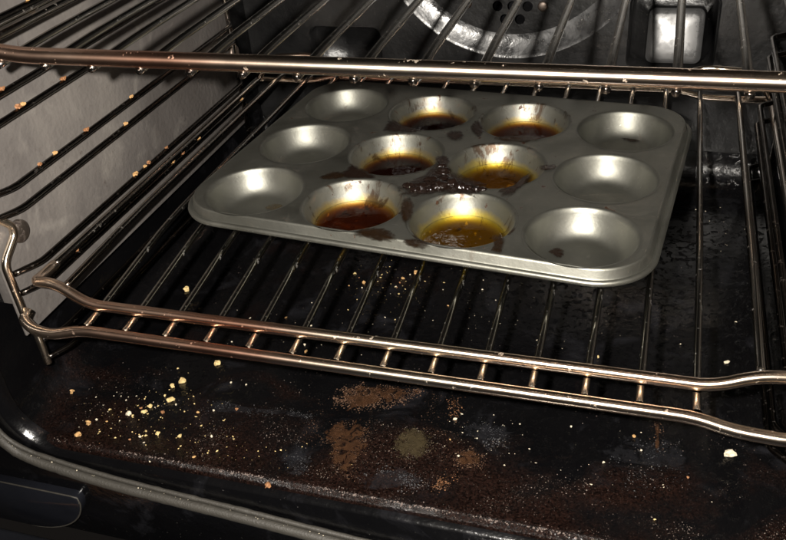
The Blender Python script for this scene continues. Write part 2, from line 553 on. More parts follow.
# ================================================================ liners
def liner(name, x, y0, y1, z0, z1, side, label):
    root = empty(name, (x, y0, z0), label, 'oven liner')
    me = box_mesh('panel', 0 if side > 0 else -.002, .002 if side > 0 else 0, 0, y1 - y0, 0, z1 - z0, .0006)
    # panel hugs the cavity wall side
    for v in me.vertices: v.co.x -= side * .002
    link('panel', me, M['liner'], root)
    # bent-over spacer flange that reaches the wall
    wx = (WL if side > 0 else WR) - x
    for yy in (.01, y1 - y0 - .01):
        a, b = sorted((wx, -side * .002))
        link('spacer', box_mesh('spacer', a, b, yy - .003, yy + .003, .02, z1 - z0 - .02, .0005), M['liner'], root)
    return root
liner('left_liner', LL, -.177, .168, -.060, .285, 1, 'smeared grey enamel panel on the left side of the oven')
liner('right_liner', LR, -.177, .168, -.060, .285, -1, 'grey enamel panel on the right side of the oven, seen edge-on')

# ================================================================ side racks (ladders)
RZ = [(-.0275 + .0545 * k, -.0125 + .0545 * k) for k in (-1, 0, 1, 2, 3, 4)]
def ladder(name, side, label):
    # side = -1 left, +1 right
    wx = LL if side < 0 else LR
    rx = wx - side * (.0125 if side < 0 else .0225)
    vx = wx - side * .0040
    root = empty(name, (wx, -.172, RZ[0][0]), label, 'side rack')
    off = Vector((-wx, .172, -RZ[0][0]))
    for lo_, hi_ in RZ:
        for z in (lo_, hi_):
            p = fillet([(vx, -.1725, z), (rx, -.1560, z), (rx, .150, z), (vx, .162, z)], .006)
            p = [q + off for q in p]
            if name == 'left_side_rack' or True:
                link('rail', tube_mesh('rail', dense(p, .004), .0020, 10, jitter=.06), M['rail'], root)
    # front upright jogs round its fixing screw
    zt, zb = RZ[-1][1] + .01, RZ[0][0] - .004
    up = fillet([(vx, -.1725, zt), (vx, -.1725, .030), (vx, -.1600, .0165), (vx, -.1600, .010), (vx, -.1765, -.002), (vx, -.1765, -.046), (vx, -.1725, -.056), (vx, -.1725, zb)], .006)
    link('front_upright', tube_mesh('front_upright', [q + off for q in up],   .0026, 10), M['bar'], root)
    rr = [(vx, .162, zt), (vx, .162, zb)]
    link('rear_upright', tube_mesh('rear_upright', [Vector(q) + off for q in rr], .0025, 10), M['rod'], root)
    for yy, zz in ((-.1540, .0085), (.164, .0115)):
        prof = [(.0001, .0052), (.0040, .0051), (.0068, .0046), (.0076, .0036), (.0076, .0010), (.0035, .0009), (.0035, -.0005)]
        me = lathe_mesh('screw', list(reversed(prof)), 20)
        for v in me.vertices:
            x, y, z = v.co
            v.co = Vector((wx - side * z, yy + x, zz + y)) + off
        link('screw', me, M['screw'], root)
    return root
ladder('left_side_rack', -1, 'burnt wire side rack on the grey left wall, its rails spotted with crumbs')
ladder('right_side_rack', 1, 'dark wire side rack at the right edge of the oven')

# ================================================================ shelves
RX = [-.1819 + .02735 * k for k in range(14)]
SX0, SX1 = -.2335, .2290       # side rods
def shelf(name, dz, label, front_double, bar_r, cat='oven shelf'):
    root = empty(name, (XC, 0, dz), label, cat)
    D = Vector((-XC, 0, 0))
    def add(nm, pts, r, mat, seg=14, step=.004, jit=.03):
        return link(nm, tube_mesh(nm, dense([Vector(p) + D for p in pts], step), r, seg, jitter=jit), mat, root)
    zs = -.0223
    rr = .0028
    kl, kr = -.187, .181
    if front_double:
        yu, yl = -.1765, -.1955
        # upper front bar: dropped between the sides, lifted at both ends
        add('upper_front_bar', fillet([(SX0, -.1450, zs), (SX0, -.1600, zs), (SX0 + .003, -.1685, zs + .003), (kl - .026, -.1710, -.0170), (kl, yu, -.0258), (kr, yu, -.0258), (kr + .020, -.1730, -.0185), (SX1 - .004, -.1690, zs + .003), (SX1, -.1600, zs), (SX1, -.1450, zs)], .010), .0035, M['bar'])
        for x in (SX0, SX1): add('side_rod', [(x, .186, zs), (x, -.1450, zs)], .0030, M['rod'])
        # lower front bar with cranked ends hooked back to the sides
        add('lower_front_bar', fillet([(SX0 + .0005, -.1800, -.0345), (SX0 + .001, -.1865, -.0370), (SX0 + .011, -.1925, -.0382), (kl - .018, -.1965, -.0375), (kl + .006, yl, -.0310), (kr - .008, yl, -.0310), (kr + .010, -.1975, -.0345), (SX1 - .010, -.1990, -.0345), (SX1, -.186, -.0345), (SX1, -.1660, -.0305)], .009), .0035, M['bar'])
    else:
        yu = -.1860
        for x in (SX0, SX1): add('side_rod', [(x, .186, zs), (x, -.1500, zs)], .0030, M['rod'])
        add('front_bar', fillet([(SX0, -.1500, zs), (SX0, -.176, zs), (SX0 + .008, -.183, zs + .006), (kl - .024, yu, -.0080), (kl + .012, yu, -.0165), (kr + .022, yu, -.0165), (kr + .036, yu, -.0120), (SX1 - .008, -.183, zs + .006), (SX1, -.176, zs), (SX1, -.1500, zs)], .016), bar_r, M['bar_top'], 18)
    # rear bars
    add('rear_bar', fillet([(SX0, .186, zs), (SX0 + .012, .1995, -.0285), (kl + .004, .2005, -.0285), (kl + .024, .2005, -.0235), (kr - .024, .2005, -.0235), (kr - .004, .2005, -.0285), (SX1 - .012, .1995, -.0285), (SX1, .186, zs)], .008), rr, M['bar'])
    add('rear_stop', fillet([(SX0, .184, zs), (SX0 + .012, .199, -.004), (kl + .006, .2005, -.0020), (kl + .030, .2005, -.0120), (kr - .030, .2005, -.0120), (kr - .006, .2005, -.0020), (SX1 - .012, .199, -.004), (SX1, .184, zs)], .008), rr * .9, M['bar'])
    # lengthwise rods, welded under the front bar
    zr = -.0202
    if front_double:
        base = [(0, .2005, -.0225), (0, .190, zr), (0, -.080, zr), (0, -.1750, -.0310)]
        con = tube_mesh('connector', [(0, -.1750, -.0310), (0, -.1800, -.0314), (0, -.1870, -.0317), (0, -.1945, -.0320)], .0019, 10)
        for x in RX: link('connector', con, M['bar'], root, (x - XC, 0, 0))
    else:
        base = [(0, .2005, -.0225), (0, .190, zr), (0, -.150, zr), (0, -.1875, -.0218)]
    me = tube_mesh('rod', dense(fillet(base, .03), .006), .0021, 10, jitter=.03)
    for x in RX:
        o = link('rod', me, M['rod'], root, (x - XC, 0, 0))
    # heavier edge rods inside the frame
    for x in (-.2115, .2035):
        add('edge_rod', fillet([(x, .2005, -.0225), (x, .190, zr), (x, -.080, zr), (x, -.165, -.0235 if front_double else zr)], .03), .0025, M['rod'])
    # weld beads
    for x in RX:
        spots = [(x, yu, -.0292)] if front_double else [(x, yu - .0012, -.0212)]
        if front_double: spots.append((x, -.1935, -.0298))
        for q in spots:
            bm = bmesh.new()
            bmesh.ops.create_icosphere(bm, subdivisions=2, radius=1)
            for v in bm.verts:
                v.co = Vector((v.co.x * .0030, v.co.y * .0024, v.co.z * .0016)) * (1 if front_double else .6) * (1 + .25 * noise.noise(v.co * 2 + Vector(q) * 90))
            m2 = bpy.data.meshes.new('weld'); bm.to_mesh(m2); bm.free()
            m2.polygons.foreach_set('use_smooth', [True] * len(m2.polygons))
            link('weld', m2, M['rail'] if not front_double else M['bar'], root, Vector(q) + D)
    return root
shelf('oven_shelf', 0.0, 'chromed wire shelf carrying the bun tin, with a double front bar', True, .003)
shelf('oven_shelf', .1555, 'upper wire shelf whose thick bright front bar crosses above the bun tin', False, .0041)

# ================================================================ back plate fittings
root = empty('fan_cover', (FX, YB, FZ), 'round dished fan cover with drilled holes on the back wall', 'fan cover')
DEP = .0085
lp = []
for r, dy in ((FR, 0), (FR - .0015, .0004), (FR - .003, .0014), (FR - .008, .0042), (FR - .013, .0066), (FR - .017, .0080), (FR - .020, DEP)):
    lp.append([(r * math.cos(2 * math.pi * k / 72), dy, r * math.sin(2 * math.pi * k / 72)) for k in range(72)])
vs, fs = strip(lp)
link('dish_rim', mesh('dish_rim', vs, fs), M['dish'], root)
holes = []
for a in range(0, 360, 60):
    ca, sa = math.cos(math.radians(a - 90)), math.sin(math.radians(a - 90))
    cx_, cz_ = .078 * ca, .078 * sa
    for i, j in ((0, 0), (1, 0), (-1, 0), (.5, .87), (-.5, .87), (.5, -.87), (-.5, -.87)):
        dx, dz_ = i * .0138, j * .0138
        holes.append(circle(cx_ - dx * sa + dz_ * ca - .007 * 0, cz_ + dx * ca + dz_ * sa, .0047, 18))
pm = plate_mesh('perforated_plate', [circle(0, 0, FR - .020, 72)] + holes, lambda x, y: (x, DEP, y))
link('perforated_plate', pm, M['back'], root)
vs, fs = strip([[(x, DEP, z) for x, z in circle(0, 0, FR - .020, 72)], [(x, DEP + .03, z) for x, z in circle(0, 0, FR - .020, 72)]])
n0 = len(vs); fs.append(tuple(range(72, 144)))
link('fan_housing', mesh('fan_housing', vs, fs, False), M['enamel'], root)
for u, v in ((467, 3), (543, 6)):
    p = hit(u, v, 1, YB + DEP) - Vector((FX, YB, FZ))
    me = lathe_mesh('screw', [(.0048, 0), (.0048, .0008), (.0036, .0018), (.0014, .0022)], 18)
    for q in me.vertices: q.co = Vector((p.x + q.co.x, DEP - q.co.z, p.z + q.co.y))
    link('screw', me, M['screw'], root)

def pocket(name, loop, depth, label, bulge):
    cx_ = sum(p[0] for p in loop) / len(loop); cz_ = sum(p[1] for p in loop) / len(loop)
    root = empty(name, (cx_, YB, cz_), label, 'wall panel')
    def lo_(s, dy): return [((x - cx_) * s, dy, (z - cz_) * s) for x, z in loop]
    vs, fs = strip([lo_(1, 0), lo_(.985, .0006), lo_(.955, .002), lo_(.93, depth)])
    if not bulge: fs.append(tuple(range(3 * len(loop), 4 * len(loop))))
    link('rim', mesh('rim', vs, fs), M['back'], root)
    if bulge:
        # cover plate whose face leans back to look up and out of the oven
        ins = rrect(.1255 - cx_, .1725 - cx_, -.0130 - cz_, .0320 - cz_, .006)
        def lean(z): return .002 + (z + .030) * .30
        face = lambda s, d: [((x - .001) * s + .001, lean(z * s) + d - .0035 * (1 - s * s), (z + .006) * s - .006) for x, z in ins]
        vs, fs = strip([lo_(.93, depth), lo_(.86, depth - .002), face(1.06, .0035), face(1.0, .0002)])
        link('surround', mesh('surround', vs, fs), M['back'], root)
        vs, fs = strip([face(1.0, .0002), face(.97, -.0008), face(.8, -.001), face(.5, -.001), face(.1, -.001)])
        fs.append(tuple(range(4 * len(loop), 5 * len(loop))))
        link('cover', mesh('cover', vs, fs), M['door_gloss'], root)
    return root
pocket('pressed_recess', PL, .016, 'dark pressed recess low on the left of the back wall', False)
pocket('rear_cover', PR, .020, 'square glossy cover low on the right of the back wall, mirroring the flash', True)

# ================================================================ bun tin
TH = math.radians(-5.5913)
PX, PY = .0750, .0755
CD, CRF, CR = .0178, .0238, .0340
tray = empty('bun_tin', (0, 0, -CD - .0004), 'dull grey twelve-cup bun tin with oil in its two middle rows', 'baking tin', rz=TH)
tz = CD + .0004
HX0, HX1, HY0, HY1, CRN = -.1540, .1515, -.1075, .1225, .030
cups = [((i - 1.5) * PX, (j - 1.0) * PY, i, j) for j in range(3) for i in range(4)]
def TR(x, y, z): return (x, y, z + tz)
pl = plate_mesh('plate', [rrect(HX0, HX1, HY0, HY1, CRN, 10)] + [circle(x, y, CR + .0006, 48) for x, y, i, j in cups], lambda x, y: TR(x, y, 0))
link('plate', pl, M['tin_plate'] if 'tin_plate' in M else M['tin_spot'], tray)
def ring(d, z): return [TR(x, y, z) for x, y in rrect(HX0 - d, HX1 + d, HY0 - d, HY1 + d, CRN + d, 10)]
vs, fs = strip([ring(0, 0), ring(.0006, .0003), ring(.0013, .0001), ring(.0020, -.0010), ring(.0026, -.0056), ring(.0034, -.0068)])
link('skirt', mesh('skirt', vs, fs), M['tin_plate'], tray)
path = [Vector(p) for p in ring(.0048, -.0076)]
link('rolled_edge', tube_mesh('rolled_edge', path, .0020, 10, closed=True), M['tin'], tray)
def cup_prof():
    # sloping wall running through a wide curve into a flat floor
    pr = [(CR + .0016, .00025), (CR + .0008, .00030), (CR, .00005), (CR - .0008, -.0008)]
    r0, z0 = CR - .0010, -.0014
    ctrl = [(r0, z0), (CRF + .0050, -CD * .72), (CRF + .0016, -CD), (.0195, -CD)]
    for k in range(1, 19):
        u = k / 18
        b = ((1 - u) ** 3, 3 * u * (1 - u) ** 2, 3 * u * u * (1 - u), u ** 3)
        pr.append((sum(w_ * c_[0] for w_, c_ in zip(b, ctrl)), sum(w_ * c_[1] for w_, c_ in zip(b, ctrl))))
    for r in (.012, .006, .0012): pr.append((r, -CD))
    return pr
cp = cup_prof()
cup_me = {}
for key in ('tin', 'tin_dirty', 'tin_spot', 'tin_gold'):
    me = lathe_mesh('cup', [(r, z + tz) for r, z in cp], 56)
    me.materials.append(M[key]); cup_me[key] = me
oily = {(1, 0): ('oil_brown', .0040), (2, 0): ('oil_gold', .0036), (1, 1): ('oil_dark', .0038), (2, 1): ('oil_gold', .0042), (1, 2): ('oil_dark', .0046), (2, 2): ('oil_brown', .0042)}
for x, y, i, j in cups:
    key = 'tin'
    if (i, j) in oily: key = 'tin_gold' if i == 2 and j < 2 else 'tin_dirty' if i == 1 and j != 1 else 'tin_spot'
    o = link('cup', cup_me[key], None, tray, (x, y, 0))
    o.rotation_euler = (0, 0, RND.uniform(0, 6.28))

TM = Matrix.Rotation(TH, 4, 'Z')
oil_lab = {(1, 0): 'brown oil pool in the front cup, second from the left, with a golden glint',
           (2, 0): 'yellow oil pool in the front cup, third from the left',
           (1, 1): 'dark oil pool in the middle-row cup, second from the left',
           (2, 1): 'olive yellow oil pool in the middle-row cup, third from the left',
           (1, 2): 'dark brown oil pool in the back-row cup, second from the left',
           (2, 2): 'amber oil pool in the back-row cup, third from the left'}
def cup_r(z):
    for (r0, z0), (r1, z1) in zip(cp[3:], cp[4:]):
        if z1 <= z <= z0 and z0 > z1: return r0 + (r1 - r0) * (z - z0) / (z1 - z0)
    return CRF
for (i, j), (mk, lev) in oily.items():
    zt_ = -CD + lev
    prof = [(.0012, zt_), (.012, zt_), (cup_r(zt_) - .0030, zt_), (cup_r(zt_) - .0014, zt_ + .0001), (cup_r(zt_) - .0005, zt_ + .0004), (cup_r(zt_) + .0004, zt_ + .0010)]
    for r, z in cp[3:]:
        if z < zt_ - .0002: prof.append((r + .00025 if r > .0016 else r, z - .0001))
    me = lathe_mesh('oil_pool', prof, 48)
    me.flip_normals()
    bm = bmesh.new(); bm.from_mesh(me)
    bmesh.ops.holes_fill(bm, edges=[e for e in bm.edges if e.is_boundary])
    bmesh.ops.recalc_face_normals(bm, faces=bm.faces[:])
    bm.to_mesh(me); bm.free()
    p = TM @ Vector(((i - 1.5) * PX, (j - 1.0) * PY, 0))
    tag(link('oil_pool', me, M[mk], None, p), oil_lab[(i, j)], 'oil', 'oil left in the cups')

# ================================================================ residues on the tin
def blob_film(name, pts_px, z, mat, label, cat, th=.0005, seed=0, n=40, group=None, amp=.22):
    """thin hardened film: irregular outline, domed, rough top"""
    P = [hit(u, v, 2, z) for u, v in pts_px]
    c = sum(P, Vector()) / len(P)
    # resample closed outline
    out = []
    m = len(P)
    for k in range(n):
        f = k / n * m; i0 = int(f); tt = f - i0
        a, b, c0, d = P[(i0 - 1) % m], P[i0 % m], P[(i0 + 1) % m], P[(i0 + 2) % m]
        q = .5 * ((2 * b) + (c0 - a) * tt + (2 * a - 5 * b + 4 * c0 - d) * tt ** 2 + (3 * b - a - 3 * c0 + d) * tt ** 3)
        w_ = 1 + amp * noise.noise(Vector((k * .9, seed * 7.3, 0)))
        out.append((q - c) * w_)
    loops = []
    for s, h in ((1.0, 0.0), (.97, .5), (.85, .9), (.6, 1.0), (.3, 1.0), (.05, 1.0)):
        loops.append([Vector((p.x * s, p.y * s, h * th * (1 + .5 * noise.noise(p * s * 300 + Vector((seed, 0, 0)))))) for p in out])
    vs, fs = strip(loops); fs.append(tuple(range(5 * n, 6 * n)))
    me = mesh(name, vs, fs)
    at = me.attributes.new('fade', 'FLOAT', 'POINT')
    at.data.foreach_set('value', [f_ for f_ in (0.0, .10, .45, .9, 1.0, 1.0) for _ in range(n)])
    o = link(name, me, mat, None, c + Vector((0, 0, .0002)))
    return tag(o, label, cat, group)
blob_film('baked_grease', [(352, 236), (365, 228), (385, 229), (396, 236), (393, 243), (375, 241)], .0003, M['film'], 'thin brown grease film on the tin edge before the brown oil cup', 'grease', seed=1)
blob_film('baked_grease', [(491, 237), (503, 235), (505, 245), (501, 254), (491, 252), (493, 245)], .0003, M['film'], 'brown grease patch on the tin to the right of the yellow oil cup', 'grease', seed=2)
blob_film('baked_grease', [(402, 241), (418, 239), (432, 245), (424, 250), (408, 247)], .0003, M['film'], 'dark grease smear on the tin edge left of the yellow oil cup', 'grease', seed=3)
blob_film('baked_grease', [(338, 176), (352, 166), (364, 170), (376, 178), (352, 179)], .0003, M['film_black'], 'black grease spill between the two left oil cups', 'grease', seed=4)
blob_film('baked_grease', [(384, 131), (391, 120), (404, 126), (420, 131), (402, 133)], .0003, M['film_black'], 'black grease spill behind the dark middle oil cup', 'grease', seed=5)
blob_film('baked_grease', [(446, 133), (461, 131), (463, 139), (450, 141)], .0003, M['film_black'], 'small dark grease spot between the back oil cups', 'grease', seed=6)
blob_film('baked_grease', [(490, 138), (520, 136), (542, 137), (530, 143), (505, 142)], .0003, M['film'], 'reddish grease smear before the amber oil cup', 'grease', seed=7)
blob_film('baked_grease', [(496, 192), (512, 188), (522, 178), (533, 172), (524, 186), (508, 197)], .0003, M['film_black'], 'dark grease streak right of the olive oil cup', 'grease', seed=8)
blob_film('baked_grease', [(540, 166), (556, 165), (553, 170), (541, 171)], .0003, M['film_black'], 'short dark grease dash beside the plain middle-right cup', 'grease', seed=9)
blob_film('baked_grease', [(398, 188), (420, 176), (440, 160), (456, 172), (490, 186), (478, 198), (440, 194), (412, 198)], .0003, M['film_black'], 'thin dark spill spreading round the burnt lump', 'grease', .0004, 41, 60)
blob_film('baked_grease', [(400, 205), (408, 196), (414, 205), (410, 222), (402, 222)], .0003, M['film'], 'brown run between the two front oil cups', 'grease', seed=31)
blob_film('baked_grease', [(318, 178), (335, 172), (350, 176), (330, 181)], .0003, M['film'], 'thin brown line behind the brown oil cup', 'grease', seed=32)
blob_film('baked_grease', [(470, 127), (478, 120), (484, 130), (478, 138)], .0003, M['film_black'], 'dark grease spot left of the amber oil cup', 'grease', seed=33)
blob_film('baked_grease', [(434, 158), (446, 156), (450, 164), (440, 166)], .0003, M['film_black'], 'dark grease spot between the two middle oil cups', 'grease', seed=34)
for k, (poly, lab) in enumerate((([(620, 137), (632, 131), (645, 136), (640, 142), (628, 142)], 'dark smudge on the bottom of the back right cup'),
                   ([(548, 252), (557, 248), (566, 252), (560, 258)], 'small dark smudge on the bottom of the front right cup'),
                   ([(264, 208), (275, 203), (284, 206), (274, 212)], 'tan smear on the bottom of the front left cup'))):
    blob_film('grease_mark', poly, -CD + .0003, M['film_olive' if k == 2 else 'film_black'], lab, 'grease', .0002, 80 + k)
# lumpy burnt crust in the middle of the tin
bm = bmesh.new()
rg = random.Random(3)
cc = hit(437, 184, 2, 0)
for u, v, s in ((409, 187, .0040), (415, 190, .0034), (421, 187, .0046), (427, 185, .0036), (433, 182, .0052), (440, 186, .0056), (446, 180, .0046), (443, 172, .0048), (442, 167, .0034), (452, 184, .0050), (460, 187, .0042), (468, 188, .0036), (476, 190, .0030), (436, 188, .0040), (428, 190, .0030), (483, 190, .0024)):
    p = hit(u, v, 2, 0) - cc
    r = bmesh.ops.create_icosphere(bm, subdivisions=3, radius=1)
    for vv in r['verts']:
        d = vv.co.normalized()
        k = 1 + .45 * noise.noise(d * 1.8 + p * 400) + .25 * noise.noise(d * 4.5 + p * 700)
        vv.co = Vector((p.x + d.x * s * 1.05 * k, p.y + d.y * s * .85 * k, d.z * s * .6 * k))
me = bpy.data.meshes.new('burnt_crust'); bm.to_mesh(me); bm.free()
me.polygons.foreach_set('use_smooth', [True] * len(me.polygons))
tag(link('burnt_crust', me, M['burnt'], None, cc + Vector((0, 0, .0006))), 'glossy black burnt lump in the middle of the bun tin', 'burnt food')

# ================================================================ crumbs
def rock_mesh(name, s, seed, sub=2, flat=.7):
    bm = bmesh.new()
    bmesh.ops.create_icosphere(bm, subdivisions=sub, radius=1)
    for v in bm.verts:
        d = v.co.normalized()
        k = 1 + .8 * noise.noise(d * 1.3 + Vector((seed * 3.1, 0, 0))) + .45 * noise.noise(d * 3.5 + Vector((0, seed * 1.7, 0)))
        v.co = Vector((d.x * k, d.y * k * .85, max(-.5, d.z * k * flat))) * s
    zmin = min(v.co.z for v in bm.verts)
    for v in bm.verts: v.co.z -= zmin
    me = bpy.data.meshes.new(name); bm.to_mesh(me); bm.free()
    return me

ZFL = ZF + .0000
def floor_z(x, y):
    z = ZF + .0006 * noise.noise(Vector((x * 30, y * 30, 0)))
    d = max(abs(x - XC) - .19, abs(y - .01) - .15)
    return z - .0022 * min(1, max(0, -d / .008))
def on_floor(u, v):
    p = hit(u, v, 2, ZF)
    for _ in range(3): p = hit(u, v, 2, floor_z(p.x, p.y))
    return p
big = [(72, 393, .0030, 'crumb_tan', 'squarish orange crumb alone on the oven floor near the left wall'),
       (187, 290, .0030, 'crumb_gold', 'yellow crumb on the floor seen between the shelf rods left of the tin'),
       (218, 364, .0030, 'crumb_gold', 'yellow crumb just under the lower front bar'),
       (183, 382, .0034, 'crumb_gold', 'largest yellow crumb of the cluster on the left of the floor'),
       (171, 401, .0030, 'crumb_gold', 'flat yellow crumb below the largest one on the left of the floor'),
       (129, 415, .0024, 'crumb_pale', 'pale round crumb on the left of the floor'),
       (144, 413, .0023, 'crumb_gold', 'oblong golden crumb on the left of the floor'),
       (89, 424, .0022, 'crumb_tan', 'orange flake on the floor below the squarish crumb'),
       (79, 436, .0026, 'crumb_tan', 'orange crumb by the front left corner of the floor'),
       (150, 407, .0020, 'crumb_gold', 'thin golden crumb above the oblong one on the left of the floor'),
       (173, 387, .0024, 'crumb_gold', 'golden crumb touching the left of the largest yellow crumb'),
       (180, 437, .0018, 'crumb_gold', 'small golden crumb near the front edge of the floor'),
       (158, 434, .0018, 'crumb_gold', 'tiny golden crumb left of the small one near the front edge'),
       (376, 272, .0022, 'crumb_tan', 'orange crumb on the floor just before the bun tin'),
       (416, 273, .0022, 'crumb_tan', 'tan crumb on the floor below the yellow oil cup'),
       (364, 283, .0020, 'crumb_tan', 'brown-orange crumb on the floor between two shelf rods'),
       (268, 486, .0026, 'crumb_brown', 'pinkish brown crumb on the front edge of the floor'),
       (730, 455, .0040, 'crumb_pale', 'pale greyish lump on the right of the floor'),
       (727, 363, .0020, 'crumb_pale', 'small pale crumb behind the right end of the front bar')]
for k, (u, v, s, mk, lab) in enumerate(big):
    p = on_floor(u, v)
    o = link('crumb', rock_mesh('crumb', s * .85, k + 1, 2), M[mk], None, p)
    o.rotation_euler = (0, 0, RND.uniform(0, 6.3))
    tag(o, lab, 'crumb', 'crumbs on the oven floor')
lil = [rock_mesh('crumb', .0011, 40 + k, 1) for k in range(5)]
small = [(133, 416), (120, 421), (107, 422), (97, 420), (141, 409), (165, 396), (176, 405), (198, 413), (214, 411), (237, 410), (146, 436), (140, 437), (194, 458), (150, 462), (163, 413), (178, 369), (231, 383), (349, 286), (362, 288), (359, 278), (355, 274), (396, 287), (403, 279), (410, 275), (400, 283), (348, 310), (305, 345), (286, 318), (232, 342), (100, 445), (110, 410), (86, 445), (448, 306), (443, 290), (470, 309), (598, 357), (571, 427), (634, 437), (641, 451), (688, 478), (655, 520), (604, 463), (450, 440), (455, 420), (397, 288), (270, 355), (246, 385), (306, 352), (212, 437), (130, 440)]
mats_small = ['crumb_gold', 'crumb_pale', 'crumb_tan', 'crumb_pale', 'crumb_brown']
for k, me in enumerate(lil): me.materials.append(M[mats_small[k]])
for k, (u, v) in enumerate(small):
    p = on_floor(u, v)
    o = link('crumb', lil[k % 5], None, None, p)
    s = RND.uniform(.55, 1.35); o.scale = (s, s * RND.uniform(.7, 1.2), s)
    o.rotation_euler = (0, 0, RND.uniform(0, 6.3))
    zone = ('before the bun tin, seen between the shelf rods' if v < 350 and u > 270 else 'on the left of the floor, in front of the shelf' if u < 330 else 'on the right of the floor' if u > 520 else 'in the middle of the floor')
    tag(o, 'tiny scattered crumb ' + zone, 'crumb', 'tiny crumbs ' + zone)
# crumbs baked onto the left rails
RLX = LL + .0125
rail_px = [(29, 2), (150, 3), (54, 62), (65, 84), (26, 112), (22, 115), (90, 67), (86, 128), (55, 152), (40, 163), (131, 92), (168, 153), (147, 173), (151, 169), (139, 183), (183, 153), (200, 144), (188, 176), (173, 160), (80, 258), (245, 119), (197, 66), (78, 44), (3, 92), (132, 146)]
allr = [z for pr in RZ for z in pr]
lilr = []
for k in range(4):
    me = rock_mesh('crumb', .0019, 70 + k, 2, .8); me.materials.append(M[['crumb_tan', 'crumb_brown', 'crumb_tan', 'crumb_brown'][k]]); lilr.append(me)
for k, (u, v) in enumerate(rail_px):
    p = hit(u, v, 0, RLX + .001)
    z = min(allr, key=lambda q: abs(q - p.z))
    if p.y > .15 or p.y < -.155: continue
    o = link('crumb', lilr[k % 4], None, None, Vector((RLX + .0008, p.y, z + .0018)))
    s = RND.uniform(.6, 1.0); o.scale = (s * .8, s * 1.5, s)
    q_ = allr.index(z)
    nm = ('lower', 'upper')[q_ % 2] + ' wire of the ' + ('lowest', 'second lowest', 'middle', 'second highest', 'highest', 'topmost')[q_ // 2] + ' rail pair on the left wall'
    tag(o, 'crumb on the ' + nm, 'crumb', 'crumbs on the ' + nm)

# ================================================================ baked stains on the floor, made of fine granules
def granule_mesh(name, pts, sizes, seed=0):
    """small octahedra, one per point, in one mesh"""
    rg = np.random.default_rng(seed)
    n = len(pts)
    P = np.array(pts, float); S = np.array(sizes, float)
    octa = np.array([(1, 0, 0), (0, 1, 0), (-1, 0, 0), (0, -1, 0), (0, 0, .7), (0, 0, -.3)], float)
    fc = np.array([(0, 1, 4), (1, 2, 4), (2, 3, 4), (3, 0, 4), (1, 0, 5), (2, 1, 5), (3, 2, 5), (0, 3, 5)])
    a = rg.uniform(0, 6.28, n); ca, sa = np.cos(a), np.sin(a)
    st = rg.uniform(.6, 1.5, (n, 1, 3)); st[:, :, 2] *= .7
    V = octa[None] * S[:, None, None] * st
    V = V + rg.normal(0, .15, V.shape) * S[:, None, None]
    X = V[:, :, 0] * ca[:, None] - V[:, :, 1] * sa[:, None]
    Y = V[:, :, 0] * sa[:, None] + V[:, :, 1] * ca[:, None]
    V = np.stack([X, Y, V[:, :, 2]], 2) + P[:, None, :]
    F = (fc[None] + (np.arange(n) * 6)[:, None, None]).reshape(-1, 3)
    me = bpy.data.meshes.new(name)
    me.from_pydata(V.reshape(-1, 3).tolist(), [], F.tolist())
    me.update()
    return me

def inside(p, poly):
    x, y = p; c = False; n = len(poly)
    for i in range(n):
        x0, y0 = poly[i]; x1, y1 = poly[i - 1]
        if (y0 > y) != (y1 > y) and x < (x1 - x0) * (y - y0) / (y1 - y0) + x0: c = not c
    return c
def stain(name, poly, count, mat, label, size=(.00025, .0007), thr=-.15, seed=0, nscale=90):
    rg = random.Random(seed + 11)
    W = [on_floor(u, v) for u, v in poly]
    c = sum(W, Vector()) / len(W)
    P2 = [(p.x, p.y) for p in W]
    x0, x1 = min(p[0] for p in P2) - .004, max(p[0] for p in P2) + .004
    y0, y1 = min(p[1] for p in P2) - .004, max(p[1] for p in P2) + .004
    pts, sz = [], []
    tries = 0
    while len(pts) < count and tries < count * 40:
        tries += 1
        x, y = rg.uniform(x0, x1), rg.uniform(y0, y1)
        jx = x + .004 * noise.noise(Vector((x * 180, y * 180, seed))) + rg.gauss(0, .0022); jy = rg.gauss(0, .0022) + y + .004 * noise.noise(Vector((x * 180, y * 180, seed + 9)))
        if not inside((jx, jy), P2): continue
        if noise.noise(Vector((x * nscale, y * nscale, seed * 2.7))) < thr + rg.uniform(-.30, .45): continue
        pts.append((x - c.x, y - c.y, floor_z(x, y) - c.z + .0001)); sz.append(size[0] * .45 + (size[1] * .8 - size[0] * .45) * rg.random() ** 3)
    o = link(name, granule_mesh(name, pts, sz, seed), mat, None, c)
    return tag(o, label, 'stain', kind='stuff')
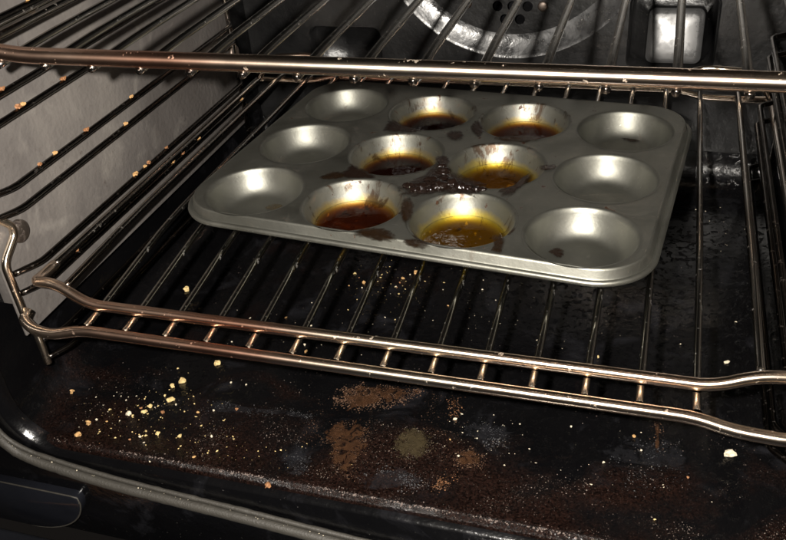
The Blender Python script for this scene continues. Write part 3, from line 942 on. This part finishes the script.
floor_stains = [
    ([(300, 430), (330, 385), (420, 382), (470, 410), (490, 450), (470, 480), (380, 490), (310, 480)], 1100, 'crust_brown', None, 'thin scatter of brown grit across the middle of the floor', (.00016, .00045), .12, 60),
    ([(335, 402), (345, 388), (365, 384), (400, 386), (425, 391), (405, 402), (378, 407), (352, 412), (337, 414)], 2000, 'crust_brown', 'film_rust', 'rusty brown crust on the floor under the lower front bar', (.0002, .0008), -.1, 90),
    ([(322, 436), (336, 418), (350, 424), (366, 418), (372, 440), (360, 462), (350, 482), (338, 476), (328, 458)], 900, 'crust_brown', 'film_rust', 'brown speckled streaks down the middle of the floor', (.00018, .0005), .10, 110),
    ([(393, 446), (398, 434), (415, 428), (430, 436), (432, 450), (420, 460), (402, 459)], 700, 'crust_olive', 'film_olive', 'round olive brown crust in the middle of the floor', (.0002, .0006), -.35, 90),
    ([(455, 455), (468, 450), (482, 455), (480, 466), (468, 472), (458, 468)], 420, 'crust_brown', 'film_rust', 'small triangular brown crust right of the round one', (.0002, .0006), -.3, 90),
    ([(436, 486), (444, 476), (456, 474), (446, 482), (440, 492)], 200, 'crust_rust', 'film_rust', 'curved rusty lick below the triangular crust', (.0002, .0006), -.4, 90),
    ([(452, 399), (456, 399), (456, 419), (453, 419)], 160, 'crust_rust', 'film_rust', 'short upright rusty drip mark under the front bar', (.0002, .0007), -.6, 90),
    ([(655, 420), (659, 420), (659, 452), (655, 452)], 110, 'crust_brown', 'film_rust', 'faint upright drip mark right of the middle of the floor', (.0002, .0006), -.2, 90),
    ([(200, 408), (215, 400), (250, 408), (300, 412), (320, 420), (260, 414), (215, 414)], 380, 'crust_grey', 'smudge', 'grey scraped smear on the left of the floor', (.0002, .0005), .05, 90),
    ([(458, 428), (485, 420), (515, 432), (512, 448), (490, 446), (470, 440)], 420, 'crust_grey', 'smudge', 'grey scraped smear right of the round crust', (.0002, .0006), .1, 90),
    ([(360, 476), (395, 466), (420, 478), (440, 480), (400, 490), (365, 494)], 380, 'crust_grey', 'smudge', 'grey scraped smear near the front edge of the floor', (.0002, .0006), .1, 90),
    ([(280, 455), (300, 448), (312, 460), (308, 478), (290, 480)], 200, 'crust_grey', 'smudge', 'bluish grey smudge left of the brown streaks', (.0002, .0005), .1, 90),
    ([(610, 440), (640, 436), (680, 440), (690, 480), (640, 500), (600, 470)], 380, 'crust_grey', 'smudge', 'sparse pale flecks on the right of the floor', (.0002, .0006), .1, 90)]
for k, (poly, cnt, mg, mf, lab, size, thr, ns) in enumerate(floor_stains):
    o = stain('baked_stain', poly, cnt, M[mg], lab, size, thr, k + 1, ns)
    if mf is None: continue
    c0 = on_floor(sum(p[0] for p in poly) / len(poly), sum(p[1] for p in poly) / len(poly))
    f = blob_film('film', poly, c0.z, M[mf], None, None, .00025, k + 20, 64, None, .28)
    f.parent = o; f.location = f.location - o.location + Vector((0, 0, .0004))
for k, (poly, lab) in enumerate((([(482, 300), (490, 280), (503, 282), (506, 300), (498, 318), (486, 318)], 'oval bluish smudge on the floor before the front right cup'),
                   ([(322, 268), (330, 258), (342, 262), (340, 274), (328, 276)], 'small bluish smudge on the floor before the brown oil cup'),
                   ([(592, 250 + 40), (606, 284), (618, 296), (606, 306), (594, 302)], 'faint grey smudge on the floor under the right end of the tin'),
                   ([(715, 190), (730, 180), (742, 200), (736, 225), (722, 220)], 'faint grey smudge on the floor at the right behind the bun tin'),
                   ([(708, 260), (728, 255), (738, 275), (726, 290), (712, 282)], 'faint grey smudge on the floor right of the bun tin'))):
    c0 = on_floor(*poly[0])
    blob_film('grey_smudge', poly, c0.z + .0006, M['smudge'], lab, 'smudge', .0002, 50 + k)
# loose specks everywhere, denser at the front edge
rg = random.Random(5)
pts, sz = [], []
while len(pts) < 5200:
    x = rg.uniform(WL + .02, WR - .02)
    y = YF + .002 + (abs(rg.gauss(0, .045)) if rg.random() < .8 else rg.uniform(0, .38))
    if y > YB - .03: continue
    if noise.noise(Vector((x * 28, y * 40, 4))) + .3 * noise.noise(Vector((x * 120, y * 120, 8))) < rg.uniform(-.05, .5): continue
    z = floor_z(x, y) if y > YF + .012 else ZF + .0014
    pts.append((x, y, z)); sz.append(.00008 + .00036 * rg.random() ** 4)
tag(link('floor_specks', granule_mesh('floor_specks', pts, sz, 3), M['speck']), 'fine pale specks scattered over the oven floor', 'specks', kind='stuff')

# fine golden crumb dust round the crumbs, and fine pale flecks
for nm, mk, seed, lab in (('crumb_dust', 'crumb_gold', 21, 'fine golden crumb dust on the left of the oven floor and under the shelf'), ('pale_flecks', 'crumb_pale', 22, 'fine pale flecks scattered on the floor under the shelf')):
    rg2 = random.Random(seed); pts, sz = [], []
    spots_ = [(120, 420, 26, 12), (165, 405, 26, 16), (180, 440, 40, 10), (380, 285, 22, 16), (405, 280, 14, 10), (230, 460, 50, 14)] if mk == 'crumb_gold' else [(460, 300, 40, 16), (560, 300, 70, 30), (720, 220, 16, 60), (480, 435, 30, 12), (620, 460, 80, 24), (290, 330, 60, 14), (100, 410, 40, 20)]
    while len(pts) < 260:
        u, v, du, dv = rg2.choice(spots_)
        p = on_floor(u + rg2.gauss(0, du), v + rg2.gauss(0, dv))
        if p.y < YF + .012 or not WL + .02 < p.x < WR - .03: continue
        pts.append(tuple(p)); sz.append(.00018 + .0008 * rg2.random() ** 3)
    tag(link(nm, granule_mesh(nm, pts, sz, seed), M[mk]), lab, 'crumbs', kind='stuff')
pts, sz = [], []  # granules for edge crust, their pale colour also painting the rolled edge's highlight
while len(pts) < 1300:
    x = rg.uniform(WL + .03, WR - .03)
    if noise.noise(Vector((x * 45, 2.2, 0))) < rg.uniform(-.3, .5): continue
    y = YF + .0035 + rg.gauss(0, .0014)
    pts.append((x, y, ZF + .0012)); sz.append(.0002 + .0006 * rg.random() ** 2.5)
tag(link('edge_crust_highlight', granule_mesh('edge_crust_highlight', pts, sz, 5), M['crust_edge_highlight']), 'pinkish grey crust and painted highlight along the front edge of the oven floor', 'crust', kind='stuff')
# ================================================================ gasket, sagging along the front of the frame
gp = [(-.2725, .10), (-.2720, -.06), (-.2700, -.108), (-.2640, -.126), (-.2560, -.1345), (-.2411, -.1405), (-.1957, -.1488), (-.140, -.1535), (-.0849, -.1570), (-.0303, -.1620), (.03, -.1650), (.10, -.1660), (.20, -.1600), (.255, -.1450), (.266, -.11), (.266, .10)]
gpts = fillet([Vector((x, YFR - .0040, z)) for x, z in gp], .03, 6)
g = empty('door_gasket', (0, YFR, -.165), 'sagging grey rubber seal along the front edge of the oven', 'gasket')
gd = [q - Vector((0, YFR, -.165)) for q in dense(gpts, .004)]
link('seal_band', tube_mesh('seal_band', gd, .0036, 12, jitter=.08), M['gasket'], g)
link('seal_lip', tube_mesh('seal_lip', [q + Vector((0, .0012, .0062)) for q in gd], .0017, 8, jitter=.25), M['gasket'], g)
pts, sz = [], []
for k in range(170):
    i = rg.randrange(len(gd)); q = gd[i] + Vector((rg.uniform(-.002, .002), .0002 + rg.uniform(-.001, .0005), .0042 + rg.uniform(-.0006, .0012)))
    pts.append(tuple(q + Vector((0, YFR, -.165)))); sz.append(.0002 + .0006 * rg.random() ** 2.5)
tag(link('gasket_specks', granule_mesh('gasket_specks', pts, sz, 8), M['crumb_pale']), 'pale crumbs caught along the top of the grey door seal', 'specks', kind='stuff')

# ================================================================ opened door below
door = empty('oven_door', (0, -.24, -.215), 'opened black oven door below the front frame', None)
door.parent = fo
link('inner_panel', box_mesh('inner_panel', -.30, .30, -.36, .020, -.020, 0, .004), M['door'], door)
link('glass', box_mesh('glass', -.245, .245, -.34, .008, .0005, .0045, .0015), M['door'], door)
link('edge_strip', tube_mesh('edge_strip', [(-.29, -.004, .0065), (-.19, -.006, .0065)], .004, 10), M['crumb_brown'], door)
link('ridge', tube_mesh('ridge', [(-.20, .013, .004), (.25, .013, .004)], .0016, 8), M['enamel'], door)
# hinge cover at the left: a dark rounded shell with a light edge
hp = []
for k in range(13):
    a = math.radians(90 * k / 12)
    hp.append((-.216 - .055 * (1 - math.cos(a)) , -.170 - .042 * math.sin(a)))
outl = [(-.330, -.1685), (-.222, -.1685), (-.217, -.1692)] + hp[1:] + [(-.330, -.212)]
n = len(outl)
hc = empty('hinge_cover', (-.27, YFR, -.21), 'dark rounded hinge cover at the lower left corner of the oven', 'hinge cover')
def hl(y, s): return [((x + .27) * s, y, (z + .19) * s + .02) for x, z in outl]
vs, fs = strip([hl(0, 1), hl(-.005, 1), hl(-.0065, .985), hl(-.007, .96)])
fs.append(tuple(range(3 * n, 4 * n)))
link('shell', mesh('shell', vs, fs), M['hinge'], hc)
link('edge_bead', tube_mesh('edge_bead', [Vector((x + .27, -.0062, z + .21)) for x, z in outl[:-1]], .0006, 8), M['gasket'], hc)
